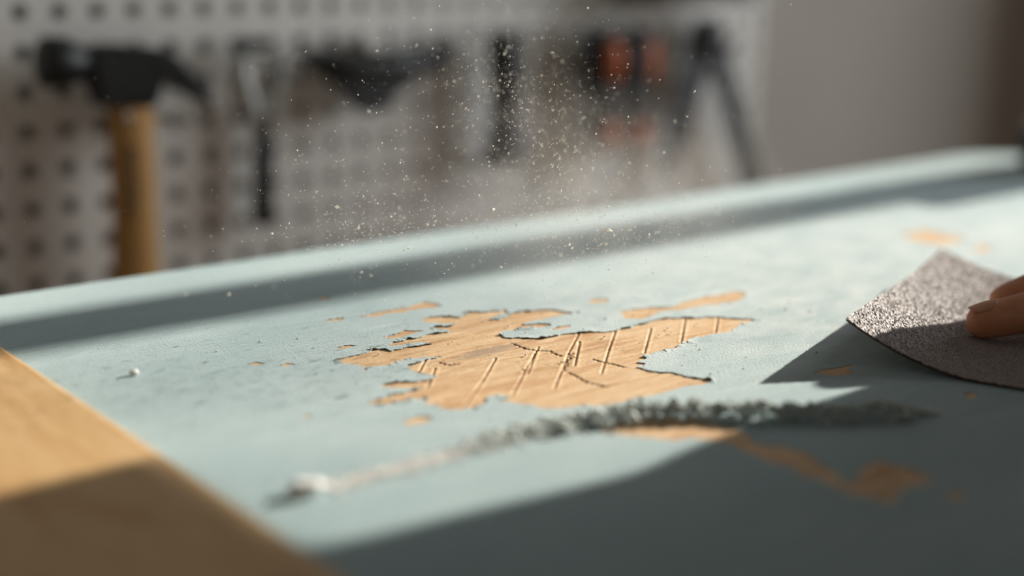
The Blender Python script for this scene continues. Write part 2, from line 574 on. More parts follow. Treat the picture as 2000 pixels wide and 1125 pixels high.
def fract(pts, amp, minlen=.0006):
    """midpoint-displaced closed outline in board coordinates"""
    cur = [Vector((p.x, p.y)) for p in pts]
    rnd = random.Random(len(pts) * 13 + int(pts[0].x * 1e4))
    for _ in range(6):
        nxt = []
        changed = False
        for i, a in enumerate(cur):
            b = cur[(i + 1) % len(cur)]
            nxt.append(a)
            d = b - a
            L = d.length
            if L > minlen:
                changed = True
                n = Vector((-d.y, d.x))
                nxt.append((a + b) / 2 + n * rnd.uniform(-amp, amp))
        cur = nxt
        if not changed: break
    return cur


def poly_contains(poly, x, y):
    inside = np.zeros(np.shape(x), bool)
    n = len(poly)
    for i in range(n):
        x1, y1 = poly[i]; x2, y2 = poly[(i + 1) % n]
        if y1 == y2: continue
        c = ((y1 > y) != (y2 > y)) & (x < (x2 - x1) * (y - y1) / (y2 - y1) + x1)
        inside ^= c
    return inside


def paint_layer():
    loops = [[Vector(p) for p in OUT]]
    # edge points of the board, subdivided a little
    for h in HOLES:
        loops.append(fract([P(x, y, 0) for x, y in h], .17))
    coords_, edges, faces = [], [], []
    for lp in loops:
        b = len(coords_)
        n = len(lp)
        coords_ += lp
        edges += [(b + i, b + (i + 1) % n) for i in range(n)]
        faces.append(list(range(b, b + n)))
    nb = len(coords_)
    # free points so that lifted edges bend over a couple of millimetres
    gx, gy = np.meshgrid(np.arange(.19, .60, .0022), np.arange(.24, .545, .0022))
    gx = (gx + rng.uniform(-.0007, .0007, gx.shape)).ravel()
    gy = (gy + rng.uniform(-.0007, .0007, gy.shape)).ravel()
    allb = np.array([tuple(c) for lp in loops[1:] for c in lp])
    keepm = np.zeros(len(gx), bool)
    for s in range(0, len(gx), 2000):
        d = np.sqrt(((gx[s:s + 2000, None] - allb[None, ::2, 0]) ** 2 + (gy[s:s + 2000, None] - allb[None, ::2, 1]) ** 2)).min(1)
        keepm[s:s + 2000] = (d > .0013) & ((d < .006) | (rng.random(len(d)) < .25))
    coords_ += [Vector((a, b)) for a, b in zip(gx[keepm], gy[keepm])]
    vo, eo, fo, ov, oe, of = delaunay_2d_cdt(coords_, edges, [], 0, 1e-7)
    V = np.array([(v.x, v.y, 0.0) for v in vo])
    hole_v = np.zeros(len(vo), bool)
    for i, src in enumerate(ov):
        if any(s >= len(OUT) and s < nb for s in src): hole_v[i] = True
    cen = np.array([V[list(f)].mean(0) for f in fo])
    ok = poly_contains([tuple(p) for p in OUT], cen[:, 0], cen[:, 1])
    for lp in loops[1:]:
        ok &= ~poly_contains([tuple(p) for p in lp], cen[:, 0], cen[:, 1])
    T = [list(f) for f, k in zip(fo, ok) if k]
    n0, n1 = len(OUT), len(OUT) + len(loops[1])
    main_v = {i for i, src in enumerate(ov) if any(n0 <= q < n1 for q in src)}
    for i in np.nonzero(hole_v)[0]:
        x, y, _ = V[i]
        n = noise.noise(Vector((x * 110, y * 170, 3.1))) + .5 * noise.noise(Vector((x * 420, y * 420, 7.7)))
        V[i, 2] = (max(0.0, n - .12) * .0016 - max(0.0, -n) * .0001) * (1.0 if i in main_v else .15)
    # underside edges
    cnt = {}
    for t in T:
        for a, b in ((t[0], t[1]), (t[1], t[2]), (t[2], t[0])):
            k = (min(a, b), max(a, b))
            cnt.setdefault(k, []).append((a, b))
    verts = [tuple(v) for v in V]
    low = {}
    Fa = [tuple(t) for t in T]

    def lowv(i):
        if i not in low:
            low[i] = len(verts)
            verts.append((V[i, 0], V[i, 1], V[i, 2] - LAY * 1.05))
        return low[i]
    for k, l in cnt.items():
        if len(l) == 1:
            a, b = l[0]
            Fa.append((b, a, lowv(a), lowv(b)))
    o = pyd('paint_layer', verts, Fa, M['paint'])
    o['label'] = 'chipped teal paint coat with jagged lifted edges'
    keep(o, board)
    return loops


LOOPS = paint_layer()

# --- bare wood under the paint, with its scratches and cracks as relief
SCR = [  # scratch lines in the photograph
    [(1140, 633), (1110, 690), (1088, 745), (1082, 760)], [(1132, 668), (1122, 715)], [(1206, 634), (1190, 680), (1174, 730)],
    [(1271, 642), (1258, 690)], [(1338, 624), (1330, 668)], [(1402, 620), (1397, 650)], [(1468, 625), (1465, 665)],
    [(1052, 678), (1030, 715), (1008, 757), (1000, 772)], [(1046, 690), (1030, 730)], [(968, 700), (945, 740), (920, 775), (905, 795)],
    [(833, 700), (817, 728)], [(850, 720), (835, 755)],
]
CRK = [  # darker cracks
    z7([(0, 490), (90, 525), (180, 545), (270, 545), (320, 570), (360, 582)]),
    z7([(415, 705), (480, 740), (540, 772), (650, 800), (690, 806)]),
    z7([(440, 560), (415, 600), (395, 650), (380, 690)]), z7([(320, 640), (370, 625), (450, 590)]), z7([(600, 610), (720, 640), (830, 665)]),
    z6([(820, 630), (880, 650), (960, 640)]), z6([(1420, 680), (1445, 690)]), z6([(720, 600), (810, 588)]),
]


def veneer():
    st = .0005
    pts = np.array([tuple(p) for p in LOOPS[1]])
    x0, y0 = pts.min(0) - .006
    x1, y1 = pts.max(0) + .006
    xs = np.arange(x0, x1, st); ys = np.arange(y0, y1, st)
    X, Y = np.meshgrid(xs, ys)
    Z = np.full(X.shape, -LAY)
    Sn = np.zeros(X.shape)
    r2 = np.random.default_rng(3)

    def seg_dist(a, b):
        d = b - a
        L2 = d.dot(d)
        t = np.clip(((X - a.x) * d.x + (Y - a.y) * d.y) / L2, 0, 1)
        n = Vector((-d.y, d.x)) / math.sqrt(L2)
        sd = (X - a.x) * n.x + (Y - a.y) * n.y
        dist = np.sqrt((X - a.x - t * d.x) ** 2 + (Y - a.y - t * d.y) ** 2)
        return dist, sd, t
    # gentle grain ridges along the board
    for k in range(26):
        ph, fr, am = r2.uniform(0, 6.28), r2.uniform(250, 2200), r2.uniform(.2, 1)
        Z += am * .000012 * np.sin(Y * fr + X * r2.uniform(-25, 25) + ph)
    for ln in SCR:
        q = [P(x, y, -LAY) for x, y in ln]
        for a, b in zip(q, q[1:]):
            d, sd, t = seg_dist(a.xy, b.xy)
            Z -= .00034 * np.exp(-(d / .00045) ** 2)
            side = np.where(sd > 0, 1.0, .4)
            Z += .00024 * side * np.exp(-((d - .0009) / .0004) ** 2)
            Sn = np.maximum(Sn, .12 * np.exp(-(d / .0004) ** 2))
    for ln in CRK:
        q = [P(x, y, -LAY) for x, y in ln]
        for a, b in zip(q, q[1:]):
            d, sd, t = seg_dist(a.xy, b.xy)
            jag = .0004 * np.sin(X * 2900 + 1.7 * np.sin(Y * 2100))
            dd = np.abs(d + jag)
            Z -= .00045 * np.exp(-(dd / .0005) ** 2)
            Sn = np.maximum(Sn, .75 * np.exp(-(dd / .0006) ** 2))
    Z += r2.normal(0, .00003, Z.shape)
    ny, nx = X.shape
    V = np.stack([X, Y, Z], -1).reshape(-1, 3)
    i = np.arange(nx * ny).reshape(ny, nx)
    Fq = np.stack([i[:-1, :-1], i[:-1, 1:], i[1:, 1:], i[1:, :-1]], -1).reshape(-1, 4)
    # only the cells that lie where the paint is gone (and a margin under its edges)
    main = poly_contains([tuple(p) for p in LOOPS[1]], X, Y)
    grow = main.copy()
    for s in range(9):
        g = grow.copy()
        g[1:] |= grow[:-1]; g[:-1] |= grow[1:]; g[:, 1:] |= grow[:, :-1]; g[:, :-1] |= grow[:, 1:]
        grow = g
    V[:, 2] = np.where(grow.ravel(), V[:, 2], -LAY * .55)
    me = bpy.data.meshes.new('bare_wood')
    base = len(V)
    ext = [(BX0, BY0 + .03), (BX1 - .03, BY0 + .03), (BX1 - .03, BY1 - .03), (BX0, BY1 - .03)]
    inn = [(xs[0], ys[0]), (xs[-1], ys[0]), (xs[-1], ys[-1]), (xs[0], ys[-1])]
    V = np.concatenate([V, np.array([(a, b, -LAY * .55) for a, b in ext + inn])])
    me.vertices.add(len(V))
    me.vertices.foreach_set('co', V.ravel())
    Fr = np.array([[base + k, base + (k + 1) % 4, base + 4 + (k + 1) % 4, base + 4 + k] for k in range(4)])
    Fq = np.concatenate([Fq, Fr])
    me.loops.add(len(Fq) * 4)
    me.loops.foreach_set('vertex_index', Fq.ravel().astype(np.int32))
    me.polygons.add(len(Fq))
    me.polygons.foreach_set('loop_start', np.arange(0, len(Fq) * 4, 4, dtype=np.int32))
    me.polygons.foreach_set('loop_total', np.full(len(Fq), 4, dtype=np.int32))
    at = me.attributes.new('stain', 'FLOAT', 'POINT')
    at.data.foreach_set('value', np.concatenate([Sn.ravel(), np.zeros(8)]).astype(np.float32))
    me.update(); me.validate()
    o = link('bare_wood', me, M['bare'])
    o['label'] = 'bare honey wood with parallel diagonal scratches'
    keep(o, board)


veneer()


# ------------------------------------------------------------------ scattered grains
OCT_V = np.array([(1, 0, 0), (-1, 0, 0), (0, 1, 0), (0, -1, 0), (0, 0, 1), (0, 0, -1)], float)
OCT_F = np.array([(0, 2, 4), (2, 1, 4), (1, 3, 4), (3, 0, 4), (2, 0, 5), (1, 2, 5), (3, 1, 5), (0, 3, 5)])


def grains(name, C, S, mat, jitter=.35, rot=None):
    n = len(C)
    r = np.random.default_rng(n)
    q = r.normal(size=(n, 4)); q /= np.linalg.norm(q, axis=1, keepdims=True)
    a, b, c, d = q.T
    Rm = np.stack([1 - 2 * (c * c + d * d), 2 * (b * c - a * d), 2 * (b * d + a * c), 2 * (b * c + a * d), 1 - 2 * (b * b + d * d), 2 * (c * d - a * b),
                   2 * (b * d - a * c), 2 * (c * d + a * b), 1 - 2 * (b * b + c * c)], -1).reshape(n, 3, 3)
    v = OCT_V[None] * (1 + r.uniform(-jitter, jitter, (n, 6, 1)))
    v = v * S[:, None, :]
    v = np.einsum('nij,nkj->nki', Rm, v) + C[:, None, :]
    f = (OCT_F[None] + (np.arange(n) * 6)[:, None, None]).reshape(-1, 3)
    me = bpy.data.meshes.new(name)
    me.vertices.add(n * 6)
    me.vertices.foreach_set('co', v.ravel())
    me.loops.add(len(f) * 3)
    me.loops.foreach_set('vertex_index', f.ravel().astype(np.int32))
    me.polygons.add(len(f))
    me.polygons.foreach_set('loop_start', np.arange(0, len(f) * 3, 3, dtype=np.int32))
    me.polygons.foreach_set('loop_total', np.full(len(f), 3, dtype=np.int32))
    me.update()
    return link(name, me, mat)


def path_eval(pts, t):
    pts = np.array([tuple(p) for p in pts])
    d = np.r_[0, np.cumsum(np.linalg.norm(np.diff(pts, axis=0), axis=1))]
    d /= d[-1]
    return np.stack([np.interp(t, d, pts[:, k]) for k in range(3)], -1)


def debris():
    path = [P(x, y, 0) for x, y in ((640, 952), (720, 932), (800, 912), (880, 890), (950, 868), (1020, 848), (1080, 836), (1150, 826), (1250, 815),
                                    (1350, 812), (1450, 815), (1550, 817), (1650, 819), (1740, 816), (1830, 806))]
    n = 9000
    pp = np.array([tuple(p) for p in path])
    seg = np.r_[0, np.cumsum(np.linalg.norm(np.diff(pp, axis=0), axis=1))]; seg /= seg[-1]

    def heap(n, t0, t1, hw, hh, sz, mat, name, label, seed):
        r = np.random.default_rng(seed)
        t = r.uniform(t0, t1, n)
        if t0 > 0: t = t[r.random(n) < np.interp(t, [seg[3], seg[7]], [.03, 1])]; n = len(t)
        c = path_eval(path, t)
        lump = np.array([noise.noise(Vector((a * 60, 1.3, 0))) + .6 * noise.noise(Vector((a * 170, 4.3, 0))) for a in t])
        shift = np.array([noise.noise(Vector((a * 30, 8.3, 0))) for a in t]) * .35
        s = np.interp(t, seg, hw) * (1 + .4 * lump)
        hgt = np.interp(t, seg, hh) * (1 + .55 * lump)
        lat = r.normal(0, .5, n)
        c[:, 0] += .28 * (lat + shift) * s; c[:, 1] += .96 * (lat + shift) * s
        top = hgt * np.exp(-1.2 * lat ** 2) * (np.abs(lat) < 1.4)
        size = r.gamma(2.0, sz / 2, n).clip(sz * .4, sz * 4.5)
        c[:, 2] = np.maximum(size * .5, top * r.uniform(.45, 1.0, n))
        o = grains(name, c, size[:, None] * r.uniform(.45, 1.35, (n, 3)), mat)
        tag(o, label, 'paint dust', kind='stuff')
    W_ = [.005, .005, .0052, .0055, .006, .0065, .007, .007, .0065, .0062, .006, .006, .006, .0055, .0015]
    H_ = [.0008, .0008, .0009, .0009, .0010, .0014, .0022, .0034, .0052, .0058, .0056, .0054, .0054, .0056, .0005]
    heap(9500, seg[3], 1, W_, H_, .00042, M['debris'], 'paint_debris', 'ridge of grey green sanded paint crumbs swept across the board', 1)
    heap(14000, 0, seg[7], W_, [h * .45 for h in H_], .00017, M['paledust'], 'pale_dust_trail', 'pale dust trail tapering from the debris ridge to a whitish crumb', 2)

    # single crumbs strewn over the paint
    n = 2600
    x = rng.uniform(.19, .62, n); y = rng.uniform(.26, .53, n)
    k = rng.random(n) < np.exp(-((x - .38) / .14) ** 2 - ((y - .42) / .08) ** 2) + .18
    x, y = x[k], y[k]
    size = rng.gamma(1.6, .00010, len(x)).clip(.00007, .0006)
    c = np.stack([x, y, size * .5], -1)
    o = grains('dust_crumbs', c, size[:, None] * rng.uniform(.6, 1.4, (len(c), 3)), M['crumb'])
    tag(o, 'fine pale dust crumbs strewn over the teal paint', 'dust', kind='stuff')


debris()


def chip(name, px, py, size, label, mat, seed, flat=.6):
    bm = bmesh.new()
    bmesh.ops.create_icosphere(bm, subdivisions=3, radius=1)
    for v in bm.verts:
        n = noise.noise(v.co * 1.4 + Vector((seed, 0, 0))) * .45 + noise.noise(v.co * 3.6 + Vector((seed, 5, 0))) * .18
        v.co *= (1 + n)
        v.co.x *= size * 1.25; v.co.y *= size * .8; v.co.z *= size * flat
    zmin = min(v.co.z for v in bm.verts)
    p = P(px, py, 0)
    for v in bm.verts: v.co += Vector((p.x, p.y, -zmin - .0001))
    o = bmo(name, bm, mat, None, True)
    tag(o, label, 'paint chip')


chip('filler_crumb', 600, 966, .0044, 'large whitish crumb at the left end of the swept dust ridge', M['chip'], 2.0, .5)
chip('paint_chip', 262, 733, .0014, 'small white paint chip alone on the teal paint near the plank', M['chip'], 5.0, .8)
chip('paint_chip', 1203, 800, .0010, 'tiny bright paint speck at the edge of the scratched wood and debris ridge', M['chip'], 9.0, .9)
chip('paint_chip', 1412, 806, .0019, 'pale paint chip on top of the debris ridge near the shadow edge', M['chip'], 12.0, 1.0)

# a curled sliver standing in the debris ridge
bm = bmesh.new()
a, b = P(1222, 800, .004), P(1248, 822, .002)
tube(bm, [a, (a + b) / 2 + Vector((0, 0, .001)), b], [.0007, .0011, .0008], 8, .35, Vector((0, 0, 1)))
tag(bmo('paint_sliver', bm, M['crumb'], None, True), 'pale flat paint sliver leaning in the debris ridge', 'paint chip')


# ------------------------------------------------------------------ sandpaper
def sandpaper():
    m, nt, bs = new_mat('sandpaper_grit')
    v = coords(nt)
    n = noise_tex(nt, v, 2600, 3, .7)
    nt.links.new(ramp(nt, n, [(.32, (.10, .075, .07)), (.5, (.27, .225, .21)), (.68, (.58, .53, .50))]), bs.inputs['Base Color'])
    bs.inputs['Roughness'].default_value = .65
    ed = plain('sandpaper_edge', (.05, .028, .02), .8)
    L = P(1652, 627, .0165)
    T = P(1836, 503, .0105)
    eu = Vector((T.x - L.x, T.y - L.y, 0))
    lu = eu.length
    eu.normalize()
    ev = Vector((eu.y, -eu.x, 0))         # towards the hand
    lv = .115
    st = .00042
    nu, nv = int(lu / st), int(lv / st)
    U, V = np.meshgrid(np.linspace(0, lu, nu), np.linspace(0, lv, nv), indexing='ij')

    def lift(U, V):
        a = np.clip(1 - V / .052, 0, 1)
        zl = .0165 * a ** 1.8 * (1 - .37 * U / lu)
        far = np.clip((U - lu * .5) / (lu * .5), 0, 1)
        return zl + .0036 * far ** 2 * np.clip(1 - V / .1, 0, 1)
    rr = np.random.default_rng(5)
    # grit: short ridges and pits
    g = rr.normal(0, 1, U.shape)
    g = (g + np.roll(g, 1, 0) + np.roll(np.roll(g, 1, 0), 1, 1)) / 1.7
    th = .0011
    Z = lift(U, V) + .00075 + th * .5 + g * .00016
    X = L.x + eu.x * U + ev.x * V
    Y = L.y + eu.y * U + ev.y * V
    # slightly rough outline
    top = np.stack([X, Y, Z], -1).reshape(-1, 3)
    bot = np.stack([X, Y, lift(U, V) + .0002], -1).reshape(-1, 3)
    i = np.arange(nu * nv).reshape(nu, nv)
    q = np.stack([i[:-1, :-1], i[1:, :-1], i[1:, 1:], i[:-1, 1:]], -1).reshape(-1, 4)[:, ::-1]
    N = nu * nv
    # underside coarse: reuse the same grid thinned
    iu = np.unique(np.r_[np.arange(0, nu, 8), nu - 1]); iv = np.unique(np.r_[np.arange(0, nv, 8), nv - 1])
    sub = i[np.ix_(iu, iv)] + N
    qb = np.stack([sub[:-1, :-1], sub[:-1, 1:], sub[1:, 1:], sub[1:, :-1]], -1).reshape(-1, 4)[:, ::-1]
    ring = np.r_[i[:, 0], i[-1, 1:], i[-2::-1, -1], i[0, -2:0:-1]]
    side = np.stack([ring, np.roll(ring, -1), np.roll(ring, -1) + N, ring + N], -1)
    Fq = np.concatenate([q, qb, side])
    me = bpy.data.meshes.new('sandpaper')
    me.from_pydata(np.concatenate([top, bot]).tolist(), [], Fq.tolist())
    bm = bmesh.new(); bm.from_mesh(me)
    bmesh.ops.delete(bm, geom=[x for x in bm.verts if not x.link_faces], context='VERTS')
    bm.to_mesh(me); bm.free()
    me.materials.append(m); me.materials.append(ed)
    mi = np.zeros(len(me.polygons), np.int32); mi[len(q):] = 1
    me.polygons.foreach_set('material_index', mi)
    me.update()
    o = link('sandpaper', me)
    tag(o, 'grey gritty sandpaper sheet with curled corner pressed under the fingers', 'sandpaper')
    return L, eu, ev, lu


SPL, SPU, SPV, SPLEN = sandpaper()


# ------------------------------------------------------------------ person at the right end of the board
def capsule_mesh(parts, voxel, smooth_it=4, fac=.5, tubes=()):
    bm = bmesh.new()
    for pts_, rad_ in tubes: tube(bm, pts_, rad_, 28)
    for (p0, r0, p1, r1) in parts:
        p0, p1 = Vector(p0), Vector(p1)
        d = p1 - p0
        L = max(d.length, 1e-5)
        pts, rad = [], []
        for k in range(5):
            a = math.pi / 2 * k / 4
            pts.append(p0 - d / L * r0 * math.cos(a)); rad.append(max(r0 * math.sin(a), r0 * .05))
        for k in range(5):
            a = math.pi / 2 * (4 - k) / 4
            pts.append(p1 + d / L * r1 * math.cos(a)); rad.append(max(r1 * math.sin(a), r1 * .05))
        tube(bm, pts, rad, 18)
    bmesh.ops.recalc_face_normals(bm, faces=bm.faces)
    me = bpy.data.meshes.new('tmp'); bm.to_mesh(me); bm.free()
    ob = bpy.data.objects.new('tmp', me); col.objects.link(ob)
    md = ob.modifiers.new('r', 'REMESH'); md.mode = 'VOXEL'; md.voxel_size = voxel
    if smooth_it:
        ms = ob.modifiers.new('s', 'SMOOTH'); ms.iterations = smooth_it; ms.factor = fac
    dg = bpy.context.evaluated_depsgraph_get()
    ev = bpy.data.meshes.new_from_object(ob.evaluated_get(dg))
    bpy.data.objects.remove(ob); bpy.data.meshes.remove(me)
    return ev


def skin_mat():
    m, nt, bs = new_mat('skin')
    v = coords(nt)
    n = noise_tex(nt, v, 120, 4)
    nt.links.new(ramp(nt, n, [(.3, (.56, .225, .11)), (.7, (.68, .31, .17))]), bs.inputs['Base Color'])
    bs.inputs['Roughness'].default_value = .5
    bs.inputs['Subsurface Weight'].default_value = .12
    bs.inputs['Subsurface Radius'].default_value = (.006, .002, .001)
    bump(nt, bs, noise_tex(nt, v, 900, 3), .3, .0004)
    return m


M['skin'] = skin_mat()
M['nail'] = plain('nail', (.64, .30, .18), .4, 0, .04, 300)
M['shirt'] = plain('charcoal_cotton', (.045, .047, .05), .9, 0, .15, 40)
M['denim'] = plain('dark_denim', (.03, .04, .07), .9, 0, .2, 80)
M['hair'] = plain('dark_hair', (.03, .018, .01), .6, 0, .3, 300)
M['eye'] = plain('eye', (.6, .58, .55), .2, 0, .02, 100)
M['shoe'] = plain('shoe', (.05, .04, .035), .6, 0, .1, 60)


def person():
    FD = Vector((-.777, .629, 0)).normalized()     # the way the fingers point
    KD = Vector((.629, .777, 0)).normalized()      # from index finger to little finger
    tip1 = P(1921, 628, .0095)
    tip2 = P(1966, 588, .0110)
    tip3 = tip2 + KD * .019 + FD * (-.020)
    tip4 = tip3 + KD * .018 + FD * (-.014)
    hand = []
    fingers = []
    for k, (tip, r, pr, zt, pz) in enumerate(((tip1, .0078, .0092, .0095, .026), (tip2, .0080, .0094, .0110, .042), (tip3, .0076, .0090, .0105, .064), (tip4, .0066, .0078, .0100, .066))):
        L1, L2, L3 = ((.023, .024, .042), (.025, .027, .045), (.024, .026, .042), (.020, .020, .034))[k]
        dip = tip - FD * L1 * .97; dip.z = zt + (.0055, .010, .012, .010)[k]
        pip = dip - FD * L2 * .9; pip.z = pz
        mcp = pip - FD * L3; mcp.z = .050 + .003 * (1.5 - abs(k - 1.5))
        t2 = tip.copy(); t2.z = zt
        if k == 2: t2, dip, pip, mcp = Vector((.614, .316, .024)), Vector((.605, .317, .046)), Vector((.613, .313, .068)), Vector((.638, .298, .060))
        if k == 3: t2, dip, pip, mcp = Vector((.632, .318, .026)), Vector((.624, .320, .046)), Vector((.632, .317, .070)), Vector((.652, .308, .060))
        fingers.append((t2, dip, pip, mcp))
        hand += [(t2, r * .92, t2 + (dip - t2) * .25, r), (t2 + (dip - t2) * .25, r, dip, pr * .96), (dip, pr * .97, pip, pr * 1.03), (pip, pr * 1.03, mcp, pr * 1.22)]
    wrist = Vector((.706, .284, .080))
    for k in range(4):
        hand.append((fingers[k][3], .0125, wrist + KD * (k - 1.5) * .012, .019))
    for k in range(3):
        a, b = fingers[k][3], fingers[k + 1][3]
        hand.append((a + (wrist - a) * .2, .0130, b + (wrist - b) * .2, .0130))
        hand.append((a + (wrist - a) * .55, .0150, b + (wrist - b) * .55, .0150))
    # thumb leaves the near side of the palm and rests on the sheet
    tb = wrist + (fingers[0][3] - wrist) * .30 - KD * .012
    t1_ = tb - KD * .022 + FD * .026; t1_.z = .036
    t2_ = t1_ - KD * .008 + FD * .030; t2_.z = .020
    t3_ = t2_ + FD * .024 + KD * .003; t3_.z = .0115
    hand += [(tb, .018, t1_, .0135), (t1_, .0130, t2_, .0108), (t2_, .0108, t3_, .0085)]
    elbow = Vector((.885, .249, .215))
    hand.append((wrist, .026, wrist + (elbow - wrist) * .30, .029))
    # the other hand lies flat on the board, out of the frame
    wr_b, el_b = Vector((.862, .035, .050)), Vector((.95, -.18, .23))
    fd, kd = Vector((-.66, .75, 0)), Vector((-.75, -.66, 0))
    hand.append((wr_b, .026, wr_b + (el_b - wr_b) * .35, .032))
    for k in range(4):
        kn_ = wr_b + fd * .082 + kd * (k - 1.5) * .019; kn_.z = .0165
        L_ = (.074, .082, .076, .058)[k]
        q_ = [kn_ + (fd + kd * (k - 1.5) * .06) * L_ * f_ for f_ in (0, .45, .75, 1)]
        for a_, z_ in zip(q_, (.0165, .0145, .0110, .0086)): a_.z = z_
        hand.append((wr_b + kd * (k - 1.5) * .010 + Vector((0, 0, -.012)), .020, kn_, .0125))
        for a_, b_, ra, rb in zip(q_, q_[1:], (.0105, .0090, .0084), (.0090, .0084, .0072)): hand.append((a_, ra, b_, rb))
    th = [wr_b + fd * .025 - kd * .018 + Vector((0, 0, -.022)), wr_b + fd * .055 - kd * .045, wr_b + fd * .082 - kd * .058]
    th[1].z, th[2].z = .013, .0095
    hand += [(th[0], .016, th[1], .0115), (th[1], .0115, th[2], .0085)]
    hm = capsule_mesh(hand, .0011, 5, .5)

    sh = Vector((1.06, .292, .475)); shl = Vector((1.06, -.095, .475))
    pel = Vector((1.17, .09, .02)); chest = Vector((1.08, .095, .36)); neck = Vector((1.05, .095, .56)); head = Vector((.995, .10, .70))
    el2 = Vector((.95, -.18, .23)); wr2 = Vector((.862, .035, .050))
    body = [(wrist + (elbow - wrist) * .18, .0275, wrist + (elbow - wrist) * .55, .038), (wrist + (elbow - wrist) * .55, .038, elbow, .040), (elbow, .040, sh, .050),
            (shl, .050, el2, .040), (el2, .042, wr2 + (el2 - wr2) * .25, .031), 
            (pel, .125, chest, .120), (pel + Vector((0, -.06, 0)), .11, chest + Vector((0, -.07, .03)), .10), (pel + Vector((0, .06, 0)), .11, chest + Vector((0, .07, .03)), .10),
            (sh + Vector((.01, -.02, 0)), .055, shl + Vector((.01, .02, 0)), .055), (chest, .11, neck, .055), (neck, .054, head, .052),
            (head, .074, head + Vector((-.005, 0, .085)), .080), (head + Vector((-.055, 0, .0)), .040, head + Vector((-.05, 0, -.035)), .032),
            (head + Vector((-.083, 0, .045)), .009, head + Vector((-.102, 0, .018)), .014)]
    for s in (-1, 1):
        hip = pel + Vector((.0, .085 * s, -.05)); kn = Vector((1.16, .09 + .10 * s, -.42)); an = Vector((1.20, .09 + .11 * s, -.82))
        body += [(hip, .085, kn, .058), (kn, .056, an, .038), (an, .036, an + Vector((-.13, 0, -.045)), .030)]
        body += [(head + Vector((.0, .078 * s, .02)), .010, head + Vector((.006, .084 * s, .05)), .016), (head + Vector((-.066, .031 * s, .072)), .013, head + Vector((-.07, .018 * s, .074)), .011)]
    bmsh = capsule_mesh(body, .008, 6, .5)
    bm = bmesh.new()
    bm.from_mesh(hm); bm.from_mesh(bmsh)
    me = bpy.data.meshes.new('person'); bm.to_mesh(me); bm.free()
    o = link('person', me, M['skin'], None, True)
    tag(o, 'person at the right edge with fingertips pressing a sheet of sandpaper', 'person')

    # nail of the finger in view
    for k in (0,):
        t, d, _, _ = fingers[k]
        ax = (t - d).normalized()
        up = (Vector((0, 0, 1)) - ax * ax.z).normalized()
        sd = ax.cross(up)
        r = (.0078, .0080)[k]
        V, Fc = [], []
        for a in range(7):
            for b in range(7):
                u = (a / 6 - .5); v = b / 6
                ang = u * 1.35
                rr = r - .0001 - .0007 * (2 * u) ** 4 - .0006 * max(0, .3 - v) / .3
                wd = 1 - .25 * max(0, v - .7) / .3 - .15 * max(0, .2 - v) / .2
                V.append(t + ax * (-.0075 + .0125 * v - .0012 * (2 * u) ** 2 * (1 if v > .5 else -.6)) + sd * math.sin(ang) * rr * wd + up * (math.cos(ang) * rr * (1 - .22 * max(0, v - .45)) + .0002))
        for a in range(6):
            for b in range(6):
                Fc.append((a * 7 + b, a * 7 + b + 1, a * 7 + b + 8, a * 7 + b + 7))
        n = pyd('fingernail', V, Fc, M['nail'], o, True)
        md = n.modifiers.new('s', 'SOLIDIFY'); md.thickness = .0003; md.offset = -1
    # clothes
    hem = Vector((.966, .273, .289))
    shirt = [(pel, .140, chest, .136), (pel + Vector((0, -.065, 0)), .125, chest + Vector((0, -.075, .03)), .118), (pel + Vector((0, .065, 0)), .125, chest + Vector((0, .075, .03)), .118),
             (sh + Vector((.01, -.02, 0)), .070, shl + Vector((.01, .02, 0)), .070), (chest, .125, neck + Vector((.01, 0, -.06)), .078),
             (elbow + (sh - elbow) * .42, .053, sh, .070), (shl, .068, el2 + (shl - el2) * .4, .080)]
    link('t_shirt', capsule_mesh(shirt, .008, 3, .5, [([hem, hem + Vector((-.007, 0, .019)), hem + Vector((-.0155, 0, .0425)), hem + Vector((-.020, .003, .075)), sh + Vector((-.02, 0, -.03)), sh, sh + (sh - hem) * .15], [.112, .109, .101, .088, .080, .074, .05])]), M['shirt'], o, True)
    tr = [(pel + Vector((0, -.06, -.02)), .128, pel + Vector((0, .06, -.02)), .128)]
    for s in (-1, 1):
        hip = pel + Vector((.0, .085 * s, -.05)); kn = Vector((1.16, .09 + .10 * s, -.42)); an = Vector((1.20, .09 + .11 * s, -.80))
        tr += [(hip, .100, kn, .074), (kn, .072, an, .058)]
        link('shoe', capsule_mesh([(Vector((an.x + .02, an.y, -.852)), .046, Vector((an.x - .15, an.y, -.860)), .039)], .006, 3), M['shoe'], o, True)
    link('trousers', capsule_mesh(tr, .009, 4), M['denim'], o, True)
    link('hair', capsule_mesh([(head + Vector((.016, 0, .05)), .084, head + Vector((-.0, 0, .112)), .076)], .006, 3), M['hair'], o, True)
    for s in (-1, 1):
        bm = bmesh.new(); bmesh.ops.create_uvsphere(bm, u_segments=12, v_segments=8, radius=.011)
        c = head + Vector((-.0735, .031 * s, .055))
        for v in bm.verts: v.co += c
        bmo('eye', bm, M['eye'], o, True)


person()

# ------------------------------------------------------------------ tools on the pegboard
def hook(parent, px, py, reach):
    p = PW(px, py, 0)
    bm = bmesh.new()
    tube(bm, [(p.x, WALL + .006, p.z), (p.x, WALL - reach * .6, p.z), (p.x, WALL - reach, p.z + .002), (p.x, WALL - reach, p.z + .009)], [.0022] * 4, 8)
    return keep(bmo('hook', bm, M['steel'], None, True), parent)


